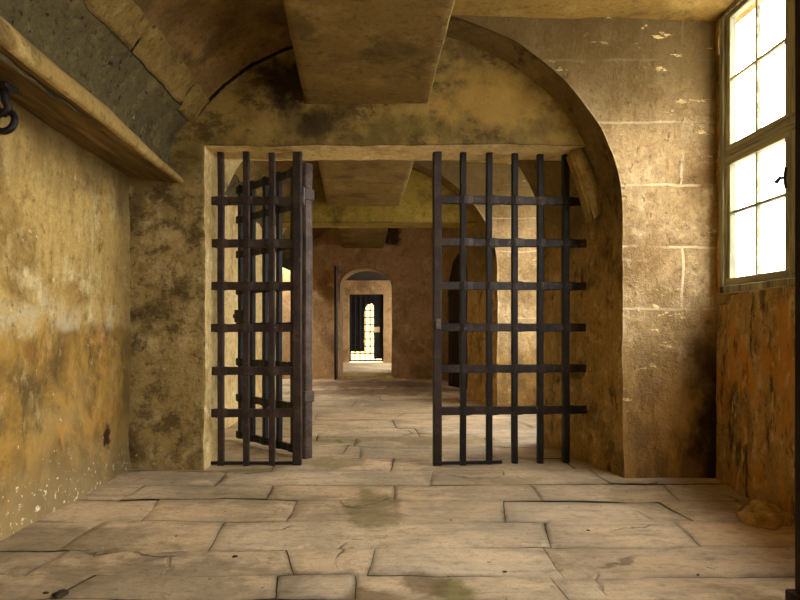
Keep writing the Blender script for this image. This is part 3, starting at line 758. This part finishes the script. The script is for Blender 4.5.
def window(name, Y0, Y1, z0, z1, X, zs, handle=None, sill=True):
    root = bpy.data.objects.new(name, None); COL.objects.link(root); root['kind'] = 'structure'
    f = .045
    bm = bmesh.new()
    box(bm, (X-.04, Y0, z0), (X+.05, Y0+f, z1), .006); box(bm, (X-.04, Y1-f, z0), (X+.05, Y1, z1), .006)
    box(bm, (X-.04, Y0, z0), (X+.05, Y1, z0+.05), .006); box(bm, (X-.04, Y0, z1-.04), (X+.05, Y1, z1), .006)
    obj('frame', bm, 'sash', root)
    ym = (Y0+Y1)/2
    casement(root, ym+.002, Y1-f, zs, X, handle); casement(root, Y0+f, ym-.002, zs, X)
    if sill:
        bm = bmesh.new(); box(bm, (X-.055, Y0-.03, z0-.075), (X+.05, Y1+.0, z0+.004), .01, cuts=3, amp=.008); obj('sill', bm, 'course', root)
    return root
XW = 2.30
w1 = window('window_1', 2.70, 4.12, 1.285, 3.20, XW, [(1.335, 2.205, [1.823], .05, .06), (2.21, 3.16, [2.72], .07, .03)], handle=HZ(178, 3.45))
zs0 = [(.965, 2.205, [1.55], .05, .06), (2.21, 3.13, [2.66], .07, .04)]
window('window_fill_2', .25, 2.0, .915, 3.17, 2.08, zs0)  # unseen window beside the camera, added and enlarged for fill light
window('window_fill_3', -2.5, -.5, .915, 3.17, 2.08, zs0)  # unseen window behind the camera, added and enlarged for fill light
window('window_4', W2[0], W2[1], W2[2], W2[3], 2.45, [(.85, 2.0, [1.4], .05, .06), (2.005, 3.06, [2.5], .06, .04)])

window('window_fill_5', W3[0], W3[1], W3[2], W3[3], 2.2, [(1.55, 2.66, [1.9, 2.3], .05, .05)])  # unseen window added to brighten the third room
# dark timber door post at the right edge
g = thing('timber_post', 'dark timber door post cut off by the right edge of the picture', 'post', (1.56, 2.16, 0))
bm = bmesh.new(); box(bm, (-.066, -.06, 0), (.066, .06, 3.2), .008, cuts=4, amp=.002); obj('shaft', bm, 'dkwood', g)
bm = bmesh.new(); box(bm, (-.09, -.08, 0), (.09, .08, .08), .01); obj('base_block', bm, 'dkwood', g)

# iron hook with ring under the ledge at the left edge
hp = U(2, 96, 2.72)
g = thing('hanging_hook', 'black iron hook with hanging ring under the ledge, at the left edge of the picture', 'hook', (hp.x, hp.y, hp.z))
zt = 2.14-hp.z
bm = bmesh.new(); box(bm, (-.035, -.05, zt-.012), (.05, .05, zt+.012), .004); obj('plate', bm, 'irondk', g)
bm = bmesh.new(); tube(bm, [(.01, 0, zt), (.015, 0, -.02), (.03, 0, -.055), (.01, 0, -.08), (-.02, 0, -.07), (-.03, 0, -.04)], .019, 10); obj('hook_arm', bm, 'irondk', g)
bm = bmesh.new(); tube(bm, [(.012+.045*math.cos(a_), .012*math.sin(a_), -.115+.05*math.sin(a_)) for a_ in [2*math.pi*k/20 for k in range(20)]], .016, 8, True); obj('ring', bm, 'irondk', g)

# fallen stone at the foot of the window wall
def rock(bm, c, s, seed, sub=4, rough=.3):
    b2 = bmesh.new(); bmesh.ops.create_icosphere(b2, subdivisions=sub, radius=1)
    mp = {}
    for v in b2.verts:
        q = v.co.copy(); k = 1+rough*noise.noise(q*1.1+V((seed, 0, 0)))+rough*.4*noise.noise(q*3+V((0, seed, 0)))
        q = q*k; q.z = max(q.z, -.25)
        mp[v] = bm.verts.new(V((c[0]+q.x*s[0], c[1]+q.y*s[1], c[2]+(q.z+.25)*s[2])))
    for f in b2.faces: bm.faces.new([mp[v] for v in f.verts]).smooth = True
    b2.free()
bm = bmesh.new(); p = U(765, 521, FY(521)); rock(bm, (0, 0, 0), (.13, .11, .085), 3.3, 4, .45)
o = obj('fallen_stone', bm, 'stone', label='low brown fallen stone at the foot of the orange window wall', category='stone'); o.location = (p.x, p.y, -.004); o.rotation_euler.z = .5
for px, py, s, lab in [(61, 594, .030, 'largest dark stone chip on the paving, near the bottom left corner'), (46, 592, .011, 'tiny dark chip on the paving just left of the largest chip'), (235, 556, .013, 'dark chip on the grey slab at centre left, alone on the paving'),
                       (176, 536, .010, 'dark chip on the paving below the left stone pillar'), (588, 530, .010, 'dark chip on the paving below the right pier'), (505, 571, .009, 'dark chip beside the joint at lower centre right')]:
    bm = bmesh.new(); rock(bm, (0, 0, 0), (s, s*.8, s*.45), px*.37, 3, .4)
    o = obj('stone_chip', bm, 'pebble', label=lab, category='stone chip', group='dark chips lying on the paving'); p = U(px, py, FY(py)); o.location = (p.x, p.y, -.004)
# weeds in the joints
for px, py, n, hh, lab in [(317, 441, 9, .10, 'taller green weed tuft in the paving just right of the open gate leaf'), (309, 434, 7, .06, 'lower green weed tuft close behind the hinge post of the open gate')]:
    p = U(px, py, FY(py))
    g = thing('weed', lab, 'weed', (p.x, p.y, 0), 0, 'weeds in the paving joints')
    for k in range(n):
        bm = bmesh.new(); a_ = R.uniform(0, 6.28); ln = hh*R.uniform(.6, 1.1); le = R.uniform(.3, .8)
        L_ = []
        for i in range(5):
            t_ = i/4; w_ = .006*(1-t_*.85); c = V((math.cos(a_)*le*ln*t_*t_, math.sin(a_)*le*ln*t_*t_, ln*t_*(1-.2*t_)-.005)); sd = V((-math.sin(a_), math.cos(a_), 0))*w_
            L_.append((bm.verts.new(c-sd), bm.verts.new(c+sd)))
        for i in range(4): bm.faces.new((L_[i][0], L_[i][1], L_[i+1][1], L_[i+1][0]))
        obj('blade', bm, 'weed', g)

# ------------------------------------------------------------------ daylight
w = bpy.data.worlds.new('overcast sky'); S.world = w; w.use_nodes = True
nt = w.node_tree; bg = nt.nodes['Background']; bg.inputs[1].default_value = 11.0
tc = nt.nodes.new('ShaderNodeTexCoord'); sx = nt.nodes.new('ShaderNodeSeparateXYZ'); nt.links.new(tc.outputs['Generated'], sx.inputs[0])
rp = nt.nodes.new('ShaderNodeValToRGB'); nt.links.new(sx.outputs['Z'], rp.inputs[0]); nt.links.new(rp.outputs[0], bg.inputs[0])
rp.color_ramp.elements[0].position = 0.0; rp.color_ramp.elements[0].color = (.40, .385, .36, 1)       # horizon
rp.color_ramp.elements[1].position = 1.0; rp.color_ramp.elements[1].color = (1.25, 1.22, 1.16, 1)     # overcast zenith
e_ = rp.color_ramp.elements.new(.04); e_.color = (.55, .535, .5, 1)
def portal(name, loc, sx, sz, rot):
    l = bpy.data.lights.new(name, 'AREA'); l.shape = 'RECTANGLE'; l.size = sx; l.size_y = sz; l.cycles.is_portal = True
    o = bpy.data.objects.new(name, l); COL.objects.link(o); o.location = loc; o.rotation_euler = rot
rw = (0, math.pi/2, 0)
portal('window_daylight', (2.42, 3.41, 2.24), 1.9, 1.42, rw)
portal('window_daylight', (2.25, 1.12, 2.04), 2.25, 1.75, rw)
portal('window_daylight', (2.25, -1.5, 2.04), 2.25, 2.0, rw)
portal('window_daylight', (2.6, 6.7, 1.95), 2.3, 2.0, rw)
portal('window_daylight', (2.35, 9.85, 2.1), 1.2, 1.3, rw)
portal('window_daylight', (1.75, 16.4, 1.6), 1.4, 3.0, rw)
S.cycles.max_bounces = 12; S.cycles.diffuse_bounces = 8; S.cycles.transparent_max_bounces = 16
S.cycles.sample_clamp_indirect = 6
S.cycles.use_denoising = True
S.view_settings.view_transform = 'Standard'; S.view_settings.look = 'None'
S.view_settings.exposure = 1.0; S.view_settings.gamma = 1; S.view_settings.use_curve_mapping = False
